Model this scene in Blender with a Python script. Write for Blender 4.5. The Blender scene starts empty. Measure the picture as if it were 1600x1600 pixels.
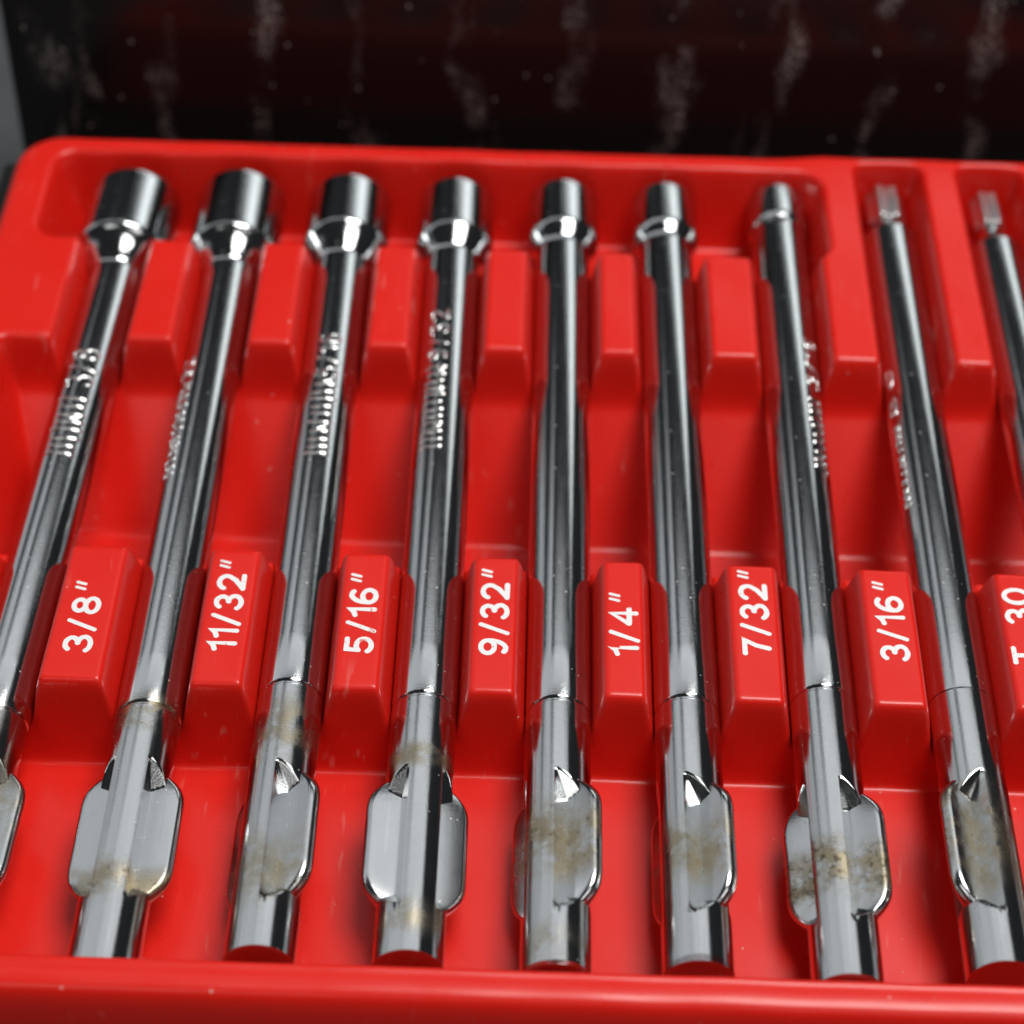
import bpy, bmesh, math, random
import numpy as np
from mathutils import Vector, Matrix

S = 0.001                       # everything below is measured in millimetres
scene = bpy.context.scene
COL = scene.collection
random.seed(7)

# ------------------------------------------------------------------ camera
cam_d = bpy.data.cameras.new("camera")
cam = bpy.data.objects.new("camera", cam_d)
COL.objects.link(cam)
Rv = Vector((0.99951423, 0.02488286, 0.01876572))
Uv = Vector((-0.03098687, 0.7289986, 0.68381347))
Fv = Vector((-0.00333505, 0.68406278, -0.72941551))
M = Matrix((Rv, Uv, -Fv)).transposed().to_4x4()
M.translation = Vector((-4.57830586, 0.0, 169.2782221)) * S
cam.matrix_world = M
cam_d.lens = 72.0
cam_d.sensor_width = 36.0
cam_d.sensor_fit = 'HORIZONTAL'
cam_d.clip_start = 0.01
cam_d.clip_end = 60.0
cam_d.dof.use_dof = True
cam_d.dof.focus_distance = 0.209
cam_d.dof.aperture_fstop = 19.0
scene.camera = cam

# ------------------------------------------------------------------ world and lamps
world = bpy.data.worlds.new("World")
scene.world = world
world.use_nodes = True
world.node_tree.nodes["Background"].inputs["Color"].default_value = (0.9, 0.95, 1.0, 1)
world.node_tree.nodes["Background"].inputs["Strength"].default_value = 0.022


def area(name, loc, target, sx, sy, radiance, color=(1, 1, 1)):
    d = bpy.data.lights.new(name, 'AREA')
    d.shape = 'RECTANGLE'
    d.size, d.size_y = sx, sy
    d.energy = radiance * math.pi * sx * sy
    d.color = color
    o = bpy.data.objects.new(name, d)
    COL.objects.link(o)
    o.location = loc
    o.rotation_euler = (Vector(target) - Vector(loc)).to_track_quat('-Z', 'Y').to_euler()
    return o


T0 = (0, 0.15, 0)
area("overhead_lamp", (0.24, 0.20, 0.93), T0, 0.52, 0.40, 14.0, (1.0, 0.985, 0.96))
area("strip_lamp", (0.36, 1.38, 0.745), (0, 0.2, 0), 0.90, 0.24, 1.75, (0.95, 1.0, 1.0))
area("ceiling_lamp_centre", (0.22, 1.055, 1.20), (0.22, 1.055, 0), 1.15, 0.21, 0.95, (0.95, 0.98, 1.0))
area("ceiling_lamp_near", (0.22, 0.80, 1.20), (0.22, 0.80, 0), 1.15, 0.29, 0.74, (0.95, 0.98, 1.0))
area("ceiling_lamp_side", (-1.64, 1.15, 1.20), (-1.64, 1.15, 0), 2.0, 0.90, 0.62, (0.93, 0.97, 1.0))
area("ceiling_lamp_gap", (-0.498, 0.88, 1.20), (-0.498, 0.88, 0), 0.28, 0.46, 0.62, (0.93, 0.97, 1.0))
area("left_panel_lamp", (-1.6, 1.05, 0.46), (0, 1.05, 0.46), 1.6, 0.92, 0.45, (0.93, 0.97, 1.0))  # unseen upright panel, reflected as the grey bands on the shafts' left
area("rear_fill_right", (0.36, -0.47, 0.76), T0, 0.46, 0.26, 2.0, (1.0, 0.98, 0.95))  # fill added behind the camera to brighten the wing notch facets
area("rear_fill_left", (-0.40, -0.47, 0.76), T0, 0.56, 0.26, 2.0, (1.0, 0.98, 0.95))  # second added fill; pair set apart to limit glare on the pit ramp

scene.view_settings.view_transform = 'Standard'
scene.view_settings.look = 'None'
scene.view_settings.exposure = 0.0
scene.view_settings.gamma = 1.0
scene.cycles.use_denoising = True
scene.cycles.max_bounces = 10
scene.cycles.glossy_bounces = 6
scene.cycles.caustics_reflective = True
scene.cycles.sample_clamp_indirect = 6.0


# ------------------------------------------------------------------ node helpers
def new_mat(name):
    m = bpy.data.materials.new(name)
    m.use_nodes = True
    nt = m.node_tree
    b = nt.nodes["Principled BSDF"]
    return m, nt, b


def N(nt, typ, **kw):
    n = nt.nodes.new(typ)
    for k, v in kw.items():
        setattr(n, k, v)
    return n


def math_n(nt, op, a, b=None, c=None, clamp=False):
    n = N(nt, "ShaderNodeMath", operation=op, use_clamp=clamp)
    for i, v in enumerate((a, b, c)):
        if v is None:
            continue
        if isinstance(v, (int, float)):
            n.inputs[i].default_value = v
        else:
            nt.links.new(v, n.inputs[i])
    return n.outputs[0]


def noise(nt, vec, scale, detail=2.0, rough=0.5):
    n = N(nt, "ShaderNodeTexNoise")
    n.inputs["Scale"].default_value = scale
    n.inputs["Detail"].default_value = detail
    n.inputs["Roughness"].default_value = rough
    nt.links.new(vec, n.inputs["Vector"])
    return n.outputs["Fac"]


def smooth(nt, val, lo, hi, out0=0.0, out1=1.0):
    n = N(nt, "ShaderNodeMapRange", interpolation_type='SMOOTHSTEP')
    n.inputs["From Min"].default_value = lo
    n.inputs["From Max"].default_value = hi
    n.inputs["To Min"].default_value = out0
    n.inputs["To Max"].default_value = out1
    nt.links.new(val, n.inputs["Value"])
    return n.outputs["Result"]


def mapping(nt, vec, scale=(1, 1, 1), loc=(0, 0, 0)):
    n = N(nt, "ShaderNodeMapping")
    n.inputs["Scale"].default_value = scale
    n.inputs["Location"].default_value = loc
    nt.links.new(vec, n.inputs["Vector"])
    return n.outputs["Vector"]


def mix_col(nt, fac, a, b):
    n = N(nt, "ShaderNodeMix", data_type='RGBA')
    nt.links.new(fac, n.inputs["Factor"])
    for sock, v in ((n.inputs["A"], a), (n.inputs["B"], b)):
        pass
    ia, ib = n.inputs[6], n.inputs[7]
    for sock, v in ((ia, a), (ib, b)):
        if isinstance(v, tuple):
            sock.default_value = (*v, 1)
        else:
            nt.links.new(v, sock)
    return n.outputs[2]


def bump(nt, height, strength, dist, normal=None):
    n = N(nt, "ShaderNodeBump")
    n.inputs["Strength"].default_value = strength
    n.inputs["Distance"].default_value = dist
    nt.links.new(height, n.inputs["Height"])
    if normal is not None:
        nt.links.new(normal, n.inputs["Normal"])
    return n.outputs["Normal"]


# ------------------------------------------------------------------ materials
def red_plastic():
    m, nt, b = new_mat("red_plastic")
    v = N(nt, "ShaderNodeTexCoord").outputs["Object"]
    big = noise(nt, v, 60, 3)
    # pale dust specks and faint scuffs
    vo = N(nt, "ShaderNodeTexVoronoi")
    vo.inputs["Scale"].default_value = 520
    vo.inputs["Randomness"].default_value = 1.0
    nt.links.new(v, vo.inputs["Vector"])
    sel = N(nt, "ShaderNodeSeparateColor")
    nt.links.new(vo.outputs["Color"], sel.inputs[0])
    few = smooth(nt, sel.outputs[0], 0.72, 0.74)
    rad = math_n(nt, 'MULTIPLY', sel.outputs[1], 0.10)
    dot = math_n(nt, 'LESS_THAN', vo.outputs["Distance"], rad)
    speck = math_n(nt, 'MULTIPLY', math_n(nt, 'MULTIPLY', few, dot), 0.55)
    sc = noise(nt, mapping(nt, v, (900, 140, 300), (3, 1, 2)), 1.0, 2)
    sc2 = noise(nt, mapping(nt, v, (45, 45, 45), (9, 4, 2)), 1.0, 2)
    scuff = math_n(nt, 'MULTIPLY', smooth(nt, sc, 0.62, 0.74), smooth(nt, sc2, 0.5, 0.7))
    scuff = math_n(nt, 'MULTIPLY', scuff, 0.22)
    fac = math_n(nt, 'MAXIMUM', speck, scuff)
    base = mix_col(nt, big, (0.67, 0.0125, 0.0070), (0.73, 0.0160, 0.0088))
    col = mix_col(nt, fac, base, (0.72, 0.42, 0.36))
    nt.links.new(col, b.inputs["Base Color"])
    r = math_n(nt, 'ADD', math_n(nt, 'MULTIPLY', noise(nt, v, 250, 3), 0.12), 0.23)
    nt.links.new(math_n(nt, 'ADD', r, math_n(nt, 'MULTIPLY', fac, 0.4)), b.inputs["Roughness"])
    b.inputs["Specular IOR Level"].default_value = 0.42
    h = math_n(nt, 'ADD', noise(nt, v, 2600, 2), math_n(nt, 'MULTIPLY', noise(nt, v, 190, 2), 3.0))
    nt.links.new(bump(nt, h, 0.10, 0.00004), b.inputs["Normal"])
    return m


def chrome(name, stains=(), seed=0, rough=0.095, grain=1.0, brushed=False, grime=0.0):
    """plated steel; stains = (centre along the shaft, half width, strength) of oily brown residue, mm"""
    m, nt, b = new_mat(name)
    v = N(nt, "ShaderNodeTexCoord").outputs["Object"]
    b.inputs["Metallic"].default_value = 1.0
    base = (0.60, 0.615, 0.625)
    xyz = N(nt, "ShaderNodeSeparateXYZ")
    nt.links.new(v, xyz.inputs[0])
    # fine pitting in the plating
    pit = noise(nt, mapping(nt, v, (1, 1, 1), (seed * .013, 0, 0)), 5200, 2, 0.6)
    pits = smooth(nt, pit, 0.66, 0.74)
    col = mix_col(nt, math_n(nt, 'MULTIPLY', pits, 0.35), base, (0.22, 0.22, 0.22))
    rgh = math_n(nt, 'ADD', math_n(nt, 'MULTIPLY', noise(nt, v, 420, 3), 0.07), rough - 0.03)
    if stains:
        total = None
        for yc, hw, st, *_ in stains:
            d = math_n(nt, 'ABSOLUTE', math_n(nt, 'SUBTRACT', xyz.outputs[1], yc * S))
            w = math_n(nt, 'MULTIPLY', smooth(nt, d, hw * S * 0.15, hw * S, 1.0, 0.0), st)
            total = w if total is None else math_n(nt, 'MAXIMUM', total, w)
        n1 = noise(nt, mapping(nt, v, (1, 1, 1), (seed * .031, .2, .1)), 330, 4, 0.65)
        n2 = noise(nt, mapping(nt, v, (1, 1, 1), (seed * .017, .5, .3)), 1500, 3, 0.6)
        msk = math_n(nt, 'MULTIPLY', total, smooth(nt, n1, 0.34, 0.60))
        col = mix_col(nt, math_n(nt, 'MULTIPLY', msk, 0.85), col, (0.40, 0.325, 0.185))
        dark = math_n(nt, 'MULTIPLY', msk, smooth(nt, n2, 0.60 - 0.13 * grime, 0.76 - 0.13 * grime))
        col = mix_col(nt, math_n(nt, 'MULTIPLY', dark, 0.75), col, (0.075, 0.06, 0.04))
        rgh = math_n(nt, 'ADD', rgh, math_n(nt, 'MULTIPLY', msk, 0.22))
    scr = noise(nt, mapping(nt, v, (2600, 90, 2600), (seed * .4, 0, 0)), 1.0, 2)
    rgh = math_n(nt, 'ADD', rgh, math_n(nt, 'MULTIPLY', smooth(nt, scr, 0.60, 0.72), 0.05))
    vo = N(nt, "ShaderNodeTexVoronoi")
    vo.inputs["Scale"].default_value = 1500
    nt.links.new(v, vo.inputs["Vector"])
    sel = N(nt, "ShaderNodeSeparateColor")
    nt.links.new(vo.outputs["Color"], sel.inputs[0])
    dust = math_n(nt, 'MULTIPLY', math_n(nt, 'LESS_THAN', vo.outputs["Distance"], 0.13), smooth(nt, sel.outputs[0], 0.90, 0.92))
    dust = math_n(nt, 'MULTIPLY', dust, 0.5)
    col = mix_col(nt, dust, col, (0.75, 0.72, 0.68))
    rgh = math_n(nt, 'MAXIMUM', rgh, dust)
    nt.links.new(col, b.inputs["Base Color"])
    nt.links.new(rgh, b.inputs["Roughness"])
    h = noise(nt, v, 5600, 3, 0.65)
    nrm = bump(nt, h, 0.45 * grain, 0.00002)
    if brushed:
        hb = noise(nt, mapping(nt, v, (500, 9000, 500)), 1.0, 2)
        nrm = bump(nt, hb, 0.22, 0.00002, nrm)
    nt.links.new(nrm, b.inputs["Normal"])
    return m


def simple(name, col, rough, metallic=0.0, spec=0.5):
    m, nt, b = new_mat(name)
    b.inputs["Base Color"].default_value = (*col, 1)
    b.inputs["Roughness"].default_value = rough
    b.inputs["Metallic"].default_value = metallic
    b.inputs["Specular IOR Level"].default_value = spec
    return m, nt, b


def white_print():
    m, nt, b = simple("white_print", (0.82, 0.80, 0.80), 0.45)
    v = N(nt, "ShaderNodeTexCoord").outputs["Object"]
    n = noise(nt, v, 1300, 4, 0.7)
    big = noise(nt, v, 130, 2)
    worn = math_n(nt, 'ADD', n, math_n(nt, 'MULTIPLY', math_n(nt, 'SUBTRACT', big, 0.5), 0.40))
    col = mix_col(nt, smooth(nt, worn, 0.63, 0.70), (0.84, 0.82, 0.82), (0.70, 0.10, 0.08))
    nt.links.new(col, b.inputs["Base Color"])
    return m


def black_lid():
    m, nt, b = simple("black_plastic", (0.012, 0.011, 0.011), 0.2, spec=0.36)
    v = N(nt, "ShaderNodeTexCoord").outputs["Object"]
    # dusty rub marks, streaked up and down the lid, and scattered dust
    n1 = noise(nt, mapping(nt, v, (190, 60, 48), (0.4, 0, .1)), 1.0, 4, 0.65)
    n2 = noise(nt, v, 1500, 2)
    xyz = N(nt, "ShaderNodeSeparateXYZ")
    nt.links.new(v, xyz.inputs[0])
    wob = math_n(nt, 'MULTIPLY', math_n(nt, 'SUBTRACT', noise(nt, v, 70, 2), 0.5), 0.016)
    pos = math_n(nt, 'PINGPONG', math_n(nt, 'ADD', math_n(nt, 'ADD', xyz.outputs[0], 0.2814), wob), 0.00705)
    near = smooth(nt, pos, 0.0004, 0.0030, 1.0, 0.0)     # where the driver ends rub when the lid is shut
    patch = smooth(nt, noise(nt, mapping(nt, v, (1, 1, 1), (.7, .3, .1)), 95, 2), 0.40, 0.58)
    near = math_n(nt, 'MULTIPLY', near, patch)
    rub = math_n(nt, 'MULTIPLY', math_n(nt, 'MULTIPLY', smooth(nt, n1, 0.42, 0.64), smooth(nt, n2, 0.40, 0.62)), near)
    vo = N(nt, "ShaderNodeTexVoronoi")
    vo.inputs["Scale"].default_value = 420
    nt.links.new(v, vo.inputs["Vector"])
    sel = N(nt, "ShaderNodeSeparateColor")
    nt.links.new(vo.outputs["Color"], sel.inputs[0])
    few = smooth(nt, sel.outputs[0], 0.66, 0.70)
    dot = math_n(nt, 'MULTIPLY', few, math_n(nt, 'LESS_THAN', vo.outputs["Distance"], 0.11))
    fac = math_n(nt, 'MAXIMUM', math_n(nt, 'MULTIPLY', rub, 0.8), math_n(nt, 'MULTIPLY', dot, 0.8))
    nt.links.new(mix_col(nt, fac, (0.010, 0.009, 0.009), (0.36, 0.35, 0.33)), b.inputs["Base Color"])
    nt.links.new(math_n(nt, 'ADD', math_n(nt, 'MULTIPLY', fac, 0.5), 0.20), b.inputs["Roughness"])
    return m


def grey_table():
    m, nt, b = simple("grey_laminate", (0.16, 0.17, 0.18), 0.5)
    v = N(nt, "ShaderNodeTexCoord").outputs["Object"]
    nt.links.new(mix_col(nt, noise(nt, v, 300, 3), (0.045, 0.05, 0.055), (0.07, 0.075, 0.08)), b.inputs["Base Color"])
    return m


MRED = red_plastic()
MSTAMP, _, _ = simple("stamp_glint_steel", (0.78, 0.78, 0.77), 0.20, 1.0)  # base made paler than the plating to paint in the strokes' overhead glints
MTIP, _, _ = simple("satin_steel", (0.66, 0.66, 0.66), 0.30, 1.0)
MWHITE = white_print()
MLID = black_lid()
MCASE, _, _ = simple("black_case_plastic", (0.012, 0.012, 0.012), 0.35)
MTABLE = grey_table()


# ------------------------------------------------------------------ object helpers
def link(o, parent=None):
    COL.objects.link(o)
    if parent is not None:
        o.parent = parent
    return o


def mesh_obj(name, verts, faces, mat, parent=None, sharp=None, smooth_faces=True):
    me = bpy.data.meshes.new(name)
    me.from_pydata([tuple(c * S for c in v) for v in verts], [], faces)
    me.validate()
    if smooth_faces:
        me.polygons.foreach_set("use_smooth", [True] * len(me.polygons))
        if sharp is not None:
            me.set_sharp_from_angle(angle=math.radians(sharp))
    me.materials.append(mat)
    me.update()
    return link(bpy.data.objects.new(name, me), parent)


def thing(name, label, cat, loc=(0, 0, 0), rz=0.0, group=None):
    o = bpy.data.objects.new(name, None)
    o.empty_display_size = 0.01
    COL.objects.link(o)
    o.location = Vector(loc) * S
    o.rotation_euler = (0, 0, rz)
    o["label"] = label
    o["category"] = cat
    if group:
        o["group"] = group
    return o


def fix_normals(o):
    bm = bmesh.new()
    bm.from_mesh(o.data)
    bmesh.ops.recalc_face_normals(bm, faces=bm.faces)
    bm.to_mesh(o.data)
    bm.free()


# ------------------------------------------------------------------ layout (mm)
#        x at butt, x at head (Y=100 / Y=210)
AX = [(-58.2, -55.9), (-42.1, -42.0), (-27.6, -27.85), (-13.65, -13.95), (0.2, 0.0),
      (13.6, 13.25), (27.55, 28.0), (42.1, 42.45), (56.3, 55.9)]
ZT = 4.7          # top of rim and blocks above the shaft axes
ZF = -6.5         # pocket floors
RS = 3.4          # shaft radius
YA0, YA1 = 180.7, 199.6       # rear row of blocks
YB0, YB1 = 128.8, 148.0       # front row of blocks
YW0 = 97.6                    # front wall of the lower pocket
YP1 = 216.9                   # back wall of the head pocket
XL, XR = -66.4, 33.6          # head pocket


def axis_x(i, y):
    a, b = AX[i]
    return a + (b - a) * (y - 100.0) / 110.0


# ------------------------------------------------------------------ tray (one formed sheet)
def build_tray():
    h = 0.2
    xs = np.arange(-76.0, 74.01, h)
    ys = np.arange(86.0, 226.01, h)
    X, Y = np.meshgrid(xs, ys)
    K = 4.4                                              # wall slope

    def rrect(x0, x1, y0, y1, r):
        cx, cy, hx, hy = (x0 + x1) / 2, (y0 + y1) / 2, (x1 - x0) / 2 - r, (y1 - y0) / 2 - r
        qx, qy = np.abs(X - cx) - hx, np.abs(Y - cy) - hy
        return np.hypot(np.maximum(qx, 0), np.maximum(qy, 0)) + np.minimum(np.maximum(qx, qy), 0) - r

    Z = np.full_like(X, ZT)
    # outer walls of the rim
    d = rrect(-71.9, 200.0, 93.3, 220.8, 6.0)
    Z = np.minimum(Z, ZT - np.maximum(d, 0) * 5.0)
    # head pocket
    d = rrect(XL, XR, YA1, YP1, 3.0)
    Z = np.minimum(Z, ZF + np.maximum(d + (ZT - ZF) / K, 0) * K)
    # pit between the two rows of blocks: a ramp falling toward the front
    ramp = np.maximum(-1.0 - 1.1 * np.maximum(YA0 - 0.6 - Y, 0), -15.2)
    d = rrect(-67.5, 300.0, YB1 + 1.6, YA0, 2.0)
    Z = np.minimum(Z, ramp + np.maximum(d + (ZT - ramp) / K, 0) * K)
    d = rrect(-67.5, 300.0, YB1, YA0 - 4, 2.0)           # ledge behind the labelled blocks
    Z = np.minimum(Z, -0.4 + np.maximum(d + 1.0, 0) * K)
    # pocket for the winged ends
    d = rrect(-67.5, 300.0, YW0, YB0, 2.0)
    Z = np.minimum(Z, ZF + np.maximum(d + (ZT - ZF) / 7.0, 0) * 7.0)
    # a channel along every driver
    for i in range(len(AX)):
        dx = np.abs(X - axis_x(i, Y))
        groove = np.where(dx < 3.6, -np.sqrt(np.maximum(3.6 ** 2 - dx ** 2, 0)), (dx - 3.6) * 6.8 - 0.1)
        end = 216.0 if i < 7 else 218.3
        ch = np.where((Y > YW0 + 2) & (Y < end), groove, np.where(Y >= end, groove + (Y - end) * 10, 99))
        Z = np.minimum(Z, ch)

    def blur(A, sig):
        n = int(3 * sig / h + 0.5)
        k = np.exp(-0.5 * (np.arange(-n, n + 1) * h / sig) ** 2)
        k /= k.sum()
        P = np.pad(A, n, mode='edge')
        B = sum(k[j] * P[:, j:j + A.shape[1]] for j in range(2 * n + 1))
        return sum(k[j] * B[j:j + A.shape[0], :] for j in range(2 * n + 1))

    Z = np.maximum(Z, -15.8)
    Z = blur(Z, 0.36)
    # rims are rolled over more softly than the blocks
    soft = blur(Z, 0.75)
    w = np.clip((96.9 - Y) / 1.0, 0, 1) + np.clip((Y - 217.6) / 1.0, 0, 1) * np.clip((34 - X) / 9.0, 0, 1) + np.clip((-68.6 - X) / 1.0, 0, 1)
    w = np.clip(w, 0, 1)
    Z = Z * (1 - w) + soft * w
    # slight unevenness of the formed sheet
    Z += 0.05 * np.sin(X * 0.21 + 1.3) * np.sin(Y * 0.17) + 0.04 * np.sin(X * 0.47 + Y * 0.11 + 2) * np.sin(Y * 0.29 - X * 0.08) + 0.02 * np.sin(X * 0.5 + Y * 0.33)
    gy, gx = np.gradient(Z, h)
    nrm = np.stack([-gx, -gy, np.ones_like(Z)], -1)
    nrm /= np.linalg.norm(nrm, axis=-1, keepdims=True)

    ny, nx = Z.shape
    # which piece does each face belong to: 0 body, 1.. blocks
    zc = 0.25 * (Z[:-1, :-1] + Z[1:, :-1] + Z[:-1, 1:] + Z[1:, 1:])
    xc = 0.25 * (X[:-1, :-1] + X[1:, :-1] + X[:-1, 1:] + X[1:, 1:])
    yc = 0.25 * (Y[:-1, :-1] + Y[1:, :-1] + Y[:-1, 1:] + Y[1:, 1:])
    ident = np.zeros_like(zc, dtype=int)
    pieces = []
    for row, (y0, y1) in enumerate(((YB0 - 1.2, YB1 + 1.2), (YA0 - 1.2, YA1 + 1.2))):
        for i in range(-1, 9):
            lo = axis_x(i, yc) if i >= 0 else np.full_like(xc, -67.0)
            hi = axis_x(i + 1, yc) if i < 8 else np.full_like(xc, 66.0)
            msk = (zc > 0.25) & (yc > y0) & (yc < y1) & (xc > lo) & (xc <= hi)
            pieces.append((row, i))
            ident[msk] = len(pieces)
    V = np.stack([X, Y, Z], -1).reshape(-1, 3) * S
    NR = nrm.reshape(-1, 3)
    idx = np.arange(ny * nx).reshape(ny, nx)
    quads = np.stack([idx[:-1, :-1], idx[:-1, 1:], idx[1:, 1:], idx[1:, :-1]], -1).reshape(-1, 4)
    ident = ident.reshape(-1)

    def submesh(name, sel, parent):
        q = quads[sel]
        used, inv = np.unique(q.reshape(-1), return_inverse=True)
        me = bpy.data.meshes.new(name)
        nq = len(q)
        me.vertices.add(len(used))
        me.vertices.foreach_set("co", V[used].astype(np.float32).ravel())
        me.loops.add(nq * 4)
        me.loops.foreach_set("vertex_index", inv.astype(np.int32).ravel())
        me.polygons.add(nq)
        me.polygons.foreach_set("loop_start", np.arange(0, nq * 4, 4, dtype=np.int32))
        me.polygons.foreach_set("use_smooth", np.ones(nq, dtype=bool))
        me.update(calc_edges=True)
        me.normals_split_custom_set_from_vertices(NR[used].tolist())
        me.materials.append(MRED)
        return link(bpy.data.objects.new(name, me), parent)

    tray = thing("tool_tray", "glossy red moulded plastic tray holding the row of chrome drivers", "tray")
    submesh("tray_body", ident == 0, tray)
    blocks = {}
    for k, (row, i) in enumerate(pieces):
        sel = ident == k + 1
        if sel.sum() < 50:
            continue
        if row == 0 and 0 <= i <= 7:
            blocks[i] = submesh("label_block", sel, tray)
        else:
            submesh("divider_block", sel, tray)

    def height(x, y):
        j = np.clip(((np.asarray(x) - xs[0]) / h).astype(int), 0, nx - 2)
        i = np.clip(((np.asarray(y) - ys[0]) / h).astype(int), 0, ny - 2)
        fx, fy = (x - xs[j]) / h, (y - ys[i]) / h
        return (Z[i, j] * (1 - fx) + Z[i, j + 1] * fx) * (1 - fy) + (Z[i + 1, j] * (1 - fx) + Z[i + 1, j + 1] * fx) * fy

    return tray, blocks, height


tray, label_blocks, tray_height = build_tray()


# ------------------------------------------------------------------ printed sizes
def arc(cx, cy, rx, ry, a0, a1, n=12):
    return [(cx + rx * math.cos(math.radians(a0 + (a1 - a0) * k / n)),
             cy + ry * math.sin(math.radians(a0 + (a1 - a0) * k / n))) for k in range(n + 1)]


GL = {   # strokes in a box of height 1: (width, [polylines])
    '1': (0.36, [[(0.06, 0.74), (0.2, 0.80), (0.28, 0.92), (0.28, 0.06)]]),
    '2': (0.66, [arc(.31, .68, .23, .25, 165, -25, 12) + [(.40, .36), (.12, .10)], [(.08, .075), (.57, .075)]]),
    '3': (0.60, [arc(.28, .71, .20, .215, 155, -85, 12), arc(.28, .285, .235, .225, 85, -155, 14)]),
    '4': (0.68, [[(.44, .06), (.44, .92), (.08, .31)], [(.08, .31), (.60, .31)]]),
    '5': (0.64, [[(.52, .92), (.15, .92), (.12, .50)], arc(.29, .33, .24, .26, 135, -150, 14)]),
    '6': (0.64, [arc(.30, .30, .225, .235, 0, 360, 20), arc(.34, .34, .27, .58, 180, 62, 10)]),
    '7': (0.62, [[(.06, .91), (.54, .91), (.36, .52), (.26, .06)]]),
    '8': (0.66, [arc(.31, .71, .19, .205, 0, 360, 18), arc(.31, .285, .235, .225, 0, 360, 20)]),
    '9': (0.64, [arc(.30, .69, .225, .235, 0, 360, 20), arc(.26, .64, .27, .58, 0, -118, 10)]),
    '0': (0.66, [arc(.31, .49, .24, .43, 0, 360, 24)]),
    '/': (0.46, [[(0.06, 0.02), (0.36, 0.96)]]),
    'T': (0.60, [[(.04, .92), (.54, .92)], [(.29, .90), (.29, .06)]]),
    ' ': (0.55, []),
    '"': (0.42, [[(0.10, 0.66), (0.17, 0.97)], [(0.27, 0.66), (0.34, 0.97)]]),
}


def ribbon(pts, hw, z, verts, faces, rnd):
    """one flat stroke with round ends and mitred joints, slightly uneven like screen print"""
    P = [Vector((p[0], p[1], 0)) for p in pts]
    closed = (P[0] - P[-1]).length < 1e-6
    if closed:
        P = P[:-1]
    n = len(P)
    base = len(verts)
    L, R_ = [], []
    for k in range(n):
        if closed:
            a, b = P[k - 1], P[(k + 1) % n]
        else:
            a, b = P[max(k - 1, 0)], P[min(k + 1, n - 1)]
        d0 = (P[k] - a).normalized() if (P[k] - a).length > 0 else (b - P[k]).normalized()
        d1 = (b - P[k]).normalized() if (b - P[k]).length > 0 else d0
        t = (d0 + d1).normalized()
        nrm = Vector((-t.y, t.x, 0))
        c = max(0.55, nrm.dot(Vector((-d1.y, d1.x, 0))))
        w = hw / c * (1 + rnd.uniform(-.07, .07))
        L.append(P[k] + nrm * w)
        R_.append(P[k] - nrm * w)
    for k in range(n):
        verts.append((L[k].x, L[k].y, z))
        verts.append((R_[k].x, R_[k].y, z))
    for k in range(n if closed else n - 1):
        a, b = base + 2 * k, base + 2 * ((k + 1) % n)
        faces.append((a, a + 1, b + 1, b))
    if not closed:
        for k, other in ((0, 1), (n - 1, n - 2)):
            out = (P[k] - P[other]).normalized()
            side = Vector((-out.y, out.x, 0))
            st = len(verts)
            for j in range(9):
                a = math.pi * (j / 8 - 0.5)
                q = P[k] + out * hw * math.cos(a) * 0.9 + side * hw * math.sin(a)
                verts.append((q.x, q.y, z))
            faces.append(tuple(range(st, st + 9)))


def print_size(text, block, xc, y0, y1, height=3.0):
    rnd = random.Random(sum(map(ord, text)) * 7)
    adv, total = [], 0.0
    for ch in text:
        adv.append(total)
        total += GL[ch][0] + 0.10
    total -= 0.10
    sx = (y1 - y0) / total
    verts, faces = [], []
    zoff = 0.0
    for ch, a in zip(text, adv):
        for st in GL[ch][1]:
            pts = [((p[0] + a) * sx, p[1] * height) for p in st]
            thin = 0.17 if ch in '"' else (0.25 if ch == '/' else 0.275)
            ribbon(pts, thin, 0.03 + zoff, verts, faces, rnd)
            zoff += 0.0012
    # text runs away from the viewer (+Y) with its top to the left (-X)
    ox = np.array([xc + height / 2 - v[1] for v in verts])
    oy = np.array([y0 + v[0] for v in verts])
    oz = tray_height(ox, oy) + np.array([v[2] for v in verts])
    out = list(zip(ox.tolist(), oy.tolist(), oz.tolist()))
    o = mesh_obj("size_marking", out, faces, MWHITE, block, smooth_faces=False)
    bm = bmesh.new()
    bm.from_mesh(o.data)
    for f in bm.faces:
        f.normal_update()
        if f.normal.z < 0:
            f.normal_flip()
    bm.to_mesh(o.data)
    bm.free()
    return o


LABELS = [('3/8"', 132.6, 142.5), ('11/32"', 133.4, 146.1), ('5/16"', 133.6, 144.8), ('9/32"', 133.9, 146.0),
          ('1/4"', 134.4, 143.2), ('7/32"', 135.0, 146.9), ('3/16"', 134.9, 145.9), ('T 30', 135.0, 145.6)]
for i, (txt, y0, y1) in enumerate(LABELS):
    if i in label_blocks:
        ym = (y0 + y1) / 2
        xc = (axis_x(i, ym) + axis_x(i + 1, ym)) / 2
        label_blocks[i]["label"] = "raised red block printed in white with " + txt.replace('"', ' inch')
        print_size(txt, label_blocks[i], xc - (0.5 if i == 7 else 0.0), y0, y1)


# ------------------------------------------------------------------ drivers
def lathe(profile, n=72):
    verts, faces = [], []
    for y, r in profile:
        for k in range(n):
            a = 2 * math.pi * k / n
            verts.append((r * math.cos(a), y, r * math.sin(a)))
    for j in range(len(profile) - 1):
        for k in range(n):
            k2 = (k + 1) % n
            faces.append((j * n + k, j * n + k2, (j + 1) * n + k2, (j + 1) * n + k))
    faces.append(tuple(range(n)))
    faces.append(tuple(reversed(range((len(profile) - 1) * n, len(profile) * n))))
    return verts, faces


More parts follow.
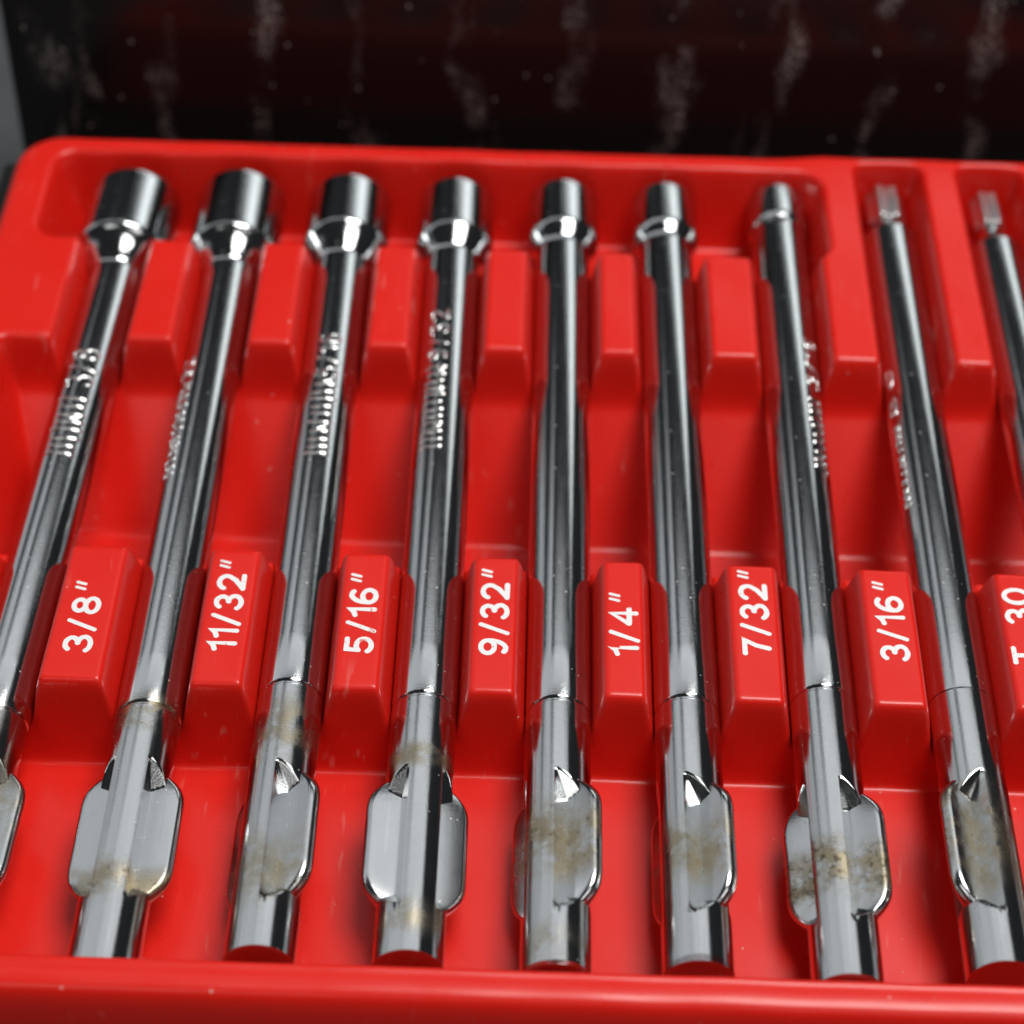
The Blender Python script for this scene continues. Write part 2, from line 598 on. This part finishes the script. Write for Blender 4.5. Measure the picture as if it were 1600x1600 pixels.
def arc_prof(cy, cr, rad, a0, a1, n=6):
    return [(cy + rad * math.sin(math.radians(a0 + (a1 - a0) * k / n)),
             cr + rad * math.cos(math.radians(a0 + (a1 - a0) * k / n))) for k in range(n + 1)]


T_FIN = 0.80      # half thickness of a wing
U0 = 1.72         # where the pressed notch starts


def build_shank(root, mat, roll, fin0, fin1, y_end, slant):
    """butt end of the blade with two pressed notches per wing; y measured from the butt"""
    n = 120
    ys = [0.0, 0.12, 0.3, 0.6]
    y = 1.0
    while y < fin0 - 0.6:
        ys.append(y)
        y += 1.0
    y = fin0 - 0.4
    while y < fin1 + 0.6:
        ys.append(y)
        y += 0.2
    while y < y_end - 0.8:
        ys.append(y)
        y += 1.0
    ys += [y_end - 0.35, y_end - 0.12]
    verts, faces = [], []
    cr, sr = math.cos(roll), math.sin(roll)
    for j, yy in enumerate(ys):
        edge = max(0.0, 0.3 - yy)
        r = RS - edge * 0.9
        if j >= len(ys) - 2:
            r = RS - (0.0 if j == len(ys) - 2 else 0.22)
        end = max(fin0 - yy, yy - fin1)
        vlim0 = T_FIN - 0.06
        far = yy > (fin0 + fin1) / 2
        for k in range(n):
            a = 2 * math.pi * k / n
            u, v = r * math.cos(a), r * math.sin(a)
            vlim = vlim0 + max(0.0, end + (2.7 if far else 1.5) + 0.40 * (2.4 - abs(u))) * (0.72 if far else 1.0)
            if abs(u) > U0 and abs(v) > vlim:
                v = math.copysign(vlim, v)
            x, z = u * cr - v * sr, u * sr + v * cr
            yb = yy
            if yy < 1.0:
                yb += slant * (z + RS) * (1.0 - yy)
            verts.append((x, yb, z))
    for j in range(len(ys) - 1):
        for k in range(n):
            k2 = (k + 1) % n
            faces.append((j * n + k, j * n + k2, (j + 1) * n + k2, (j + 1) * n + k))
    faces.append(tuple(range(n)))
    faces.append(tuple(reversed(range((len(ys) - 1) * n, len(ys) * n))))
    o = mesh_obj("shank", verts, faces, mat, root, sharp=28)
    fix_normals(o)
    return o


def build_wing(root, mat, roll, fin0, fin1, side):
    rows = 44
    u1, u_in = 5.2, 0.9
    verts, faces = [], []
    yc, hy = (fin0 + fin1) / 2, (fin1 - fin0) / 2
    cr, sr = math.cos(roll), math.sin(roll)
    for j in range(rows + 1):
        s = -math.cos(math.pi * j / rows)
        yy = yc + hy * s
        ut = u1 * float(np.interp(abs(s), [0, .50, .62, .72, .82, .92, .97, 1.0], [1, 1, .975, .91, .79, .62, .47, .30]))
        tt = T_FIN
        sec = [(u_in, tt)]
        m = 9
        for k in range(m + 1):
            a = math.pi / 2 - math.pi * k / m
            sec.append((ut - tt * 0.85 + tt * 0.85 * math.cos(a), tt * math.sin(a)))
        sec.append((u_in, -tt))
        for u, v in sec:
            u *= side
            verts.append((u * cr - v * sr, yy, u * sr + v * cr))
    c = 12
    c = len(verts) // (rows + 1)
    for j in range(rows):
        for k in range(c):
            k2 = (k + 1) % c
            faces.append((j * c + k, j * c + k2, (j + 1) * c + k2, (j + 1) * c + k))
    faces.append(tuple(range(c)))
    faces.append(tuple(reversed(range(rows * c, (rows + 1) * c))))
    o = mesh_obj("wing", verts, faces, mat, root, sharp=32)
    fix_normals(o)
    return o


def tube(points, rad, verts, faces, n=7):
    """rounded bead along 3-D points (list of Vector)"""
    pts = [points[0] + (points[0] - points[1]).normalized() * rad * 0.9] + points + \
          [points[-1] + (points[-1] - points[-2]).normalized() * rad * 0.9]
    rr = [rad * 0.25] + [rad] * len(points) + [rad * 0.25]
    base = len(verts)
    for k, p in enumerate(pts):
        a, b = pts[max(0, k - 1)], pts[min(len(pts) - 1, k + 1)]
        t = (b - a).normalized()
        up = Vector((p.x, 0, p.z)).normalized()
        s = t.cross(up).normalized()
        up = s.cross(t)
        for j in range(n):
            an = 2 * math.pi * j / n
            q = p + s * math.cos(an) * rr[k] + up * math.sin(an) * rr[k] * 0.85
            verts.append((q.x, q.y, q.z))
    for k in range(len(pts) - 1):
        for j in range(n):
            j2 = (j + 1) % n
            faces.append((base + k * n + j, base + k * n + j2, base + (k + 1) * n + j2, base + (k + 1) * n + j))
    faces.append(tuple(range(base, base + n)))
    faces.append(tuple(reversed(range(base + (len(pts) - 1) * n, base + len(pts) * n))))


def build_stamp(root, mat, y0, y1, theta, span, size_txt, seed):
    """worn raised stamping along the shaft: a run of tight strokes, a gap and the size"""
    rnd = random.Random(seed)
    verts, faces = [], []
    ht = RS * math.radians(span) * 2

    def put(poly, rad):
        P = []
        for q in range(len(poly) - 1):
            (a0, b0), (a1, b1) = poly[q], poly[q + 1]
            m = max(2, int(abs(b1 - b0) / 0.35))
            for k in range(m + (1 if q == len(poly) - 2 else 0)):
                f = k / m
                yy, tt = a0 + (a1 - a0) * f, b0 + (b1 - b0) * f
                an = math.radians(theta) - (tt - ht / 2) / RS
                P.append(Vector(((RS - 0.10) * math.sin(an), yy, (RS - 0.10) * math.cos(an))))
        tube(P, rad, verts, faces)

    y = y0
    split = y0 + (y1 - y0) * 0.56
    while y < split:
        lo, hi = rnd.uniform(0, .15) * ht, rnd.uniform(.8, 1) * ht
        put([(y, lo), (y + rnd.uniform(-.25, .25), hi)], 0.34)
        if rnd.random() < 0.3:
            put([(y, hi), (y + 1.0, lo)], 0.27)
        y += rnd.uniform(1.1, 1.4)
    total = sum(GL[c][0] + .12 for c in size_txt)
    sx = (y1 - split - 0.9) / total
    y = split + 0.9
    for ch in size_txt:
        for st in GL[ch][1]:
            st2 = st if len(st) < 6 else st[::3] + ([st[-1]] if (len(st) - 1) % 3 else [])
            put([(y + p[0] * sx, p[1] * ht) for p in st2], 0.31)
        y += (GL[ch][0] + .12) * sx
    o = mesh_obj("stamped_marking", verts, faces, MSTAMP, root)
    fix_normals(o)
    return o


GROUP = "chrome blades lying side by side in the red tray"


def base_driver(i, name, label, cat, yb, roll, ring, slant, stains, fin0=105.3, fin1=121.0):
    dx = (AX[i][1] - AX[i][0]) / 110.0
    root = thing(name, label, cat, (axis_x(i, yb), yb, 0), -math.atan(dx), GROUP)
    st = [(a - yb, b, c) for a, b, c in stains]
    grime = 1.0 if i == 6 else (0.4 if i in (1, 4) else 0.0)
    mat = chrome("plated_steel", st, seed=i + 1, grime=grime)
    flat = chrome("ground_steel", st, seed=i + 4, rough=0.16, brushed=True, grime=grime, grain=0.35)
    build_shank(root, mat, math.radians(roll), fin0 - yb, fin1 - yb, ring - yb, slant)
    build_wing(root, flat, math.radians(roll), fin0 - yb, fin1 - yb, 1)
    build_wing(root, flat, math.radians(roll), fin0 - yb, fin1 - yb, -1)
    return root, mat


def nut_driver(i, label, yb, roll, ring, slant, Rh, shoulder, tip, stains, stamp=None):
    root, mat = base_driver(i, "nut_driver", label, "nut driver", yb, roll, ring, slant, stains)
    rg = ring - yb
    sh = shoulder - yb
    L = tip - yb
    dr = Rh - RS
    n0 = sh - 0.8 - dr * 1.25            # where the neck leaves the shaft
    prof = [(rg - 0.12, RS - 0.24), (rg + 0.10, RS - 0.24), (rg + 0.22, RS - 0.05), (rg + 0.4, RS)]
    for k in range(1, 12):
        prof.append((rg + 0.4 + (n0 - 0.9 - rg - 0.4) * k / 11, RS))
    v, f = lathe(prof + [(n0, RS)])
    o = mesh_obj("shaft", v, f, mat, root, sharp=40)
    fix_normals(o)
    # socket: short concave fillet, cone, rounded shoulder, barrel, hollow end
    q = [(n0 - 0.01, RS - 0.5), (n0 - 0.005, RS + 0.02)]
    for k in range(1, 7):                 # fillet off the shaft
        t = k / 6
        q.append((n0 + 0.9 * t, RS + 0.02 + dr * 0.16 * t * t))
    y1, r1 = q[-1]
    y2, r2 = sh - 0.25, Rh - max(0.14, dr * 0.22)
    q.append(((y1 + y2) / 2, (r1 + r2) / 2))
    q.append((y2, r2))
    for k in range(1, 7):
        t = k / 6
        q.append((y2 + 0.9 * t, r2 + (Rh - r2) * math.sin(t * math.pi / 2)))
    q += [(y2 + 1.15, Rh), (y2 + 1.6, Rh), (L - 3, Rh), (L - 0.7, Rh), (L - 0.4, Rh), (L - 0.22, Rh - 0.03), (L - 0.10, Rh - 0.07), (L - 0.02, Rh - 0.16), (L, Rh - 0.3)]
    rh = Rh * 0.76
    q += [(L, rh + 0.25), (L - 0.3, rh), (L - 6.0, rh * 0.98), (L - 6.1, 0.4)]
    v, f = lathe(q)
    o = mesh_obj("socket", v, f, mat, root, sharp=50)
    fix_normals(o)
    if stamp:
        build_stamp(root, mat, stamp[0] - yb, stamp[1] - yb, stamp[2], stamp[3], stamp[4], 11 + i)
    return root


def star_driver(i, label, yb, roll, ring, slant, tip0, tip1, neck, rt, stains, stamp=None):
    root, mat = base_driver(i, "star_driver", label, "star driver", yb, roll, ring, slant, stains, 106.5, 122.5)
    rg, a, b, c = ring - yb, neck - yb, tip0 - yb, tip1 - yb
    prof = [(rg - 0.12, RS - 0.03), (rg + 0.4, RS)]
    for k in range(1, 12):
        prof.append((rg + 0.4 + (a - 1.2 - rg) * k / 11, RS))
    prof += [(a - 0.8, RS), (a - 0.55, RS - 0.02), (a - 0.3, RS - 0.18), (a - 0.12, RS - 0.4), (a, RS - 0.75)]
    v, f = lathe(prof)
    fix_normals(mesh_obj("shaft", v, f, mat, root, sharp=40))
    v, f = lathe([(a - 0.2, 1.75), (a, 1.75), (a + 0.3, 1.55), (b, 1.5), (b + 0.3, 1.55)])
    fix_normals(mesh_obj("neck", v, f, mat, root, sharp=40))
    n = 96
    verts, faces = [], []
    ys = [(b - 0.02, 0.90), (b, 0.97), (b + 0.12, 1.0), (b + 0.5, 1.0), (c - 0.5, 1.0), (c - 0.1, 1.0), (c, 0.94)]
    for y, s in ys:
        for k in range(n):
            an = 2 * math.pi * k / n
            r = rt * s * (0.895 + 0.105 * math.cos(6 * an + 0.4))
            verts.append((r * math.cos(an), y, r * math.sin(an)))
    for j in range(len(ys) - 1):
        for k in range(n):
            k2 = (k + 1) % n
            faces.append((j * n + k, j * n + k2, (j + 1) * n + k2, (j + 1) * n + k))
    faces.append(tuple(range(n)))
    faces.append(tuple(reversed(range((len(ys) - 1) * n, len(ys) * n))))
    fix_normals(mesh_obj("star_tip", verts, faces, MTIP, root, sharp=40))
    if stamp:
        build_stamp(root, mat, stamp[0] - yb, stamp[1] - yb, stamp[2], stamp[3], stamp[4], 11 + i)
    return root


#          i  label  butt roll ring slant Rh shoulder tip stains stamp
nut_driver(0, "widest chrome nut driver, left of the 3/8 block, cut off by photo edge",
           97.2, 6, 126.6, 0.0, 6.0, 200.6, 212.0, [(117, 7, .7), (125, 3, .4)], (162.6, 180.8, -4, 33, '3/8'))
nut_driver(1, "nut driver between 3/8 and 11/32 blocks, brown gunk round its joint, wings flat",
           96.6, 5, 127.6, 0.0, 5.75, 201.3, 212.9, [(126.6, 3.2, 1.0), (106.8, 3.4, .9)], (160.5, 180.5, -50, 18, '11/32'))
nut_driver(2, "nut driver between 11/32 and 5/16 blocks, stamped across, brown below joint",
           99.0, 36, 130.9, 0.10, 5.45, 203.2, 213.0, [(125.0, 5.5, .9), (108.5, 6, .7)], (163.9, 184.8, -2, 24, '5/16'))
nut_driver(3, "nut driver between 5/16 and 9/32 blocks, brown band above pale grey wings",
           98.9, -14, 129.9, 0.12, 4.95, 204.0, 213.6, [(122.3, 2.2, 1.0), (103.5, 3.0, .8)], (165.6, 190.0, -20, 23, '9/32'))
nut_driver(4, "nut driver between 9/32 and 1/4 blocks, raised wing stained yellow",
           98.9, 37, 129.8, 0.0, 4.6, 205.8, 214.4, [(113, 6, .95), (101.5, 3, .5)])
nut_driver(5, "nut driver between 1/4 and 7/32 blocks, butt end face reflecting red",
           98.6, 47, 130.5, 0.30, 4.3, 206.8, 214.8, [(112.5, 5.0, .9)])
nut_driver(6, "nut driver with narrowest socket, between 7/32 and 3/16 blocks, grimy wings",
           98.2, 24, 132.3, 0.05, 3.75, 209.6, 215.9, [(111, 4.5, 1.0)], (164.4, 187.2, 40, 20, '3/16'))
star_driver(7, "star-tipped chrome driver between 3/16 and T 30 blocks, whole shaft in view",
            99.6, -38, 133.0, 0.15, 212.0, 218.1, 209.4, 2.45, [(115, 9, .9)], (160, 184, -64, 10, '30'))
star_driver(8, "smaller star-tipped chrome driver cut off by the right edge of the photo",
            99.6, 20, 133.0, 0.1, 211.7, 217.8, 207.4, 2.05, [(115, 8, .6)])


# ------------------------------------------------------------------ black case, lid and table
def box(name, x0, x1, y0, y1, z0, z1, mat, parent, bev=0.6):
    bm = bmesh.new()
    bmesh.ops.create_cube(bm, size=1.0)
    for v in bm.verts:
        v.co = Vector(((x0 + x1) / 2 + v.co.x * (x1 - x0), (y0 + y1) / 2 + v.co.y * (y1 - y0),
                       (z0 + z1) / 2 + v.co.z * (z1 - z0))) * S
    bmesh.ops.bevel(bm, geom=bm.edges[:], offset=bev * S, segments=3, profile=0.5, affect='EDGES')
    me = bpy.data.meshes.new(name)
    bm.to_mesh(me)
    bm.free()
    me.polygons.foreach_set("use_smooth", [True] * len(me.polygons))
    me.set_sharp_from_angle(angle=math.radians(40))
    me.materials.append(mat)
    return link(bpy.data.objects.new(name, me), parent)


case = thing("tool_case", "black glossy plastic case around and behind the red tray", "case", (0, 150, -18))
# floor and walls of the lower half, in the case's own coordinates (Y - 150, Z + 18)
box("case_floor", -76, 150, -64, 86.0, 0.0, 1.5, MCASE, case)
box("side_wall", -76, -73.6, -61.8, 73.4, 2.05, 15.5, MCASE, case)
box("back_wall", -76, 150, 73.6, 86.0, 2.05, 7.0, MCASE, case)
box("front_wall", -76, 150, -64, -62.0, 2.05, 13.0, MCASE, case)
lid = box("lid", -77.2, 150, 0.0, 3.0, 0.0, 31.0, MLID, case, 0.8)
lid.location = Vector((0, 86.4, 6.0)) * S
lid.rotation_euler = (math.radians(-4), 0, 0)

bm = bmesh.new()
bmesh.ops.create_grid(bm, x_segments=8, y_segments=8, size=0.9)
me = bpy.data.meshes.new("tabletop")
bm.to_mesh(me)
bm.free()
me.materials.append(MTABLE)
tb = link(bpy.data.objects.new("tabletop", me))
tb.location = (0, 0.4, -0.0181)
tb["kind"] = "structure"
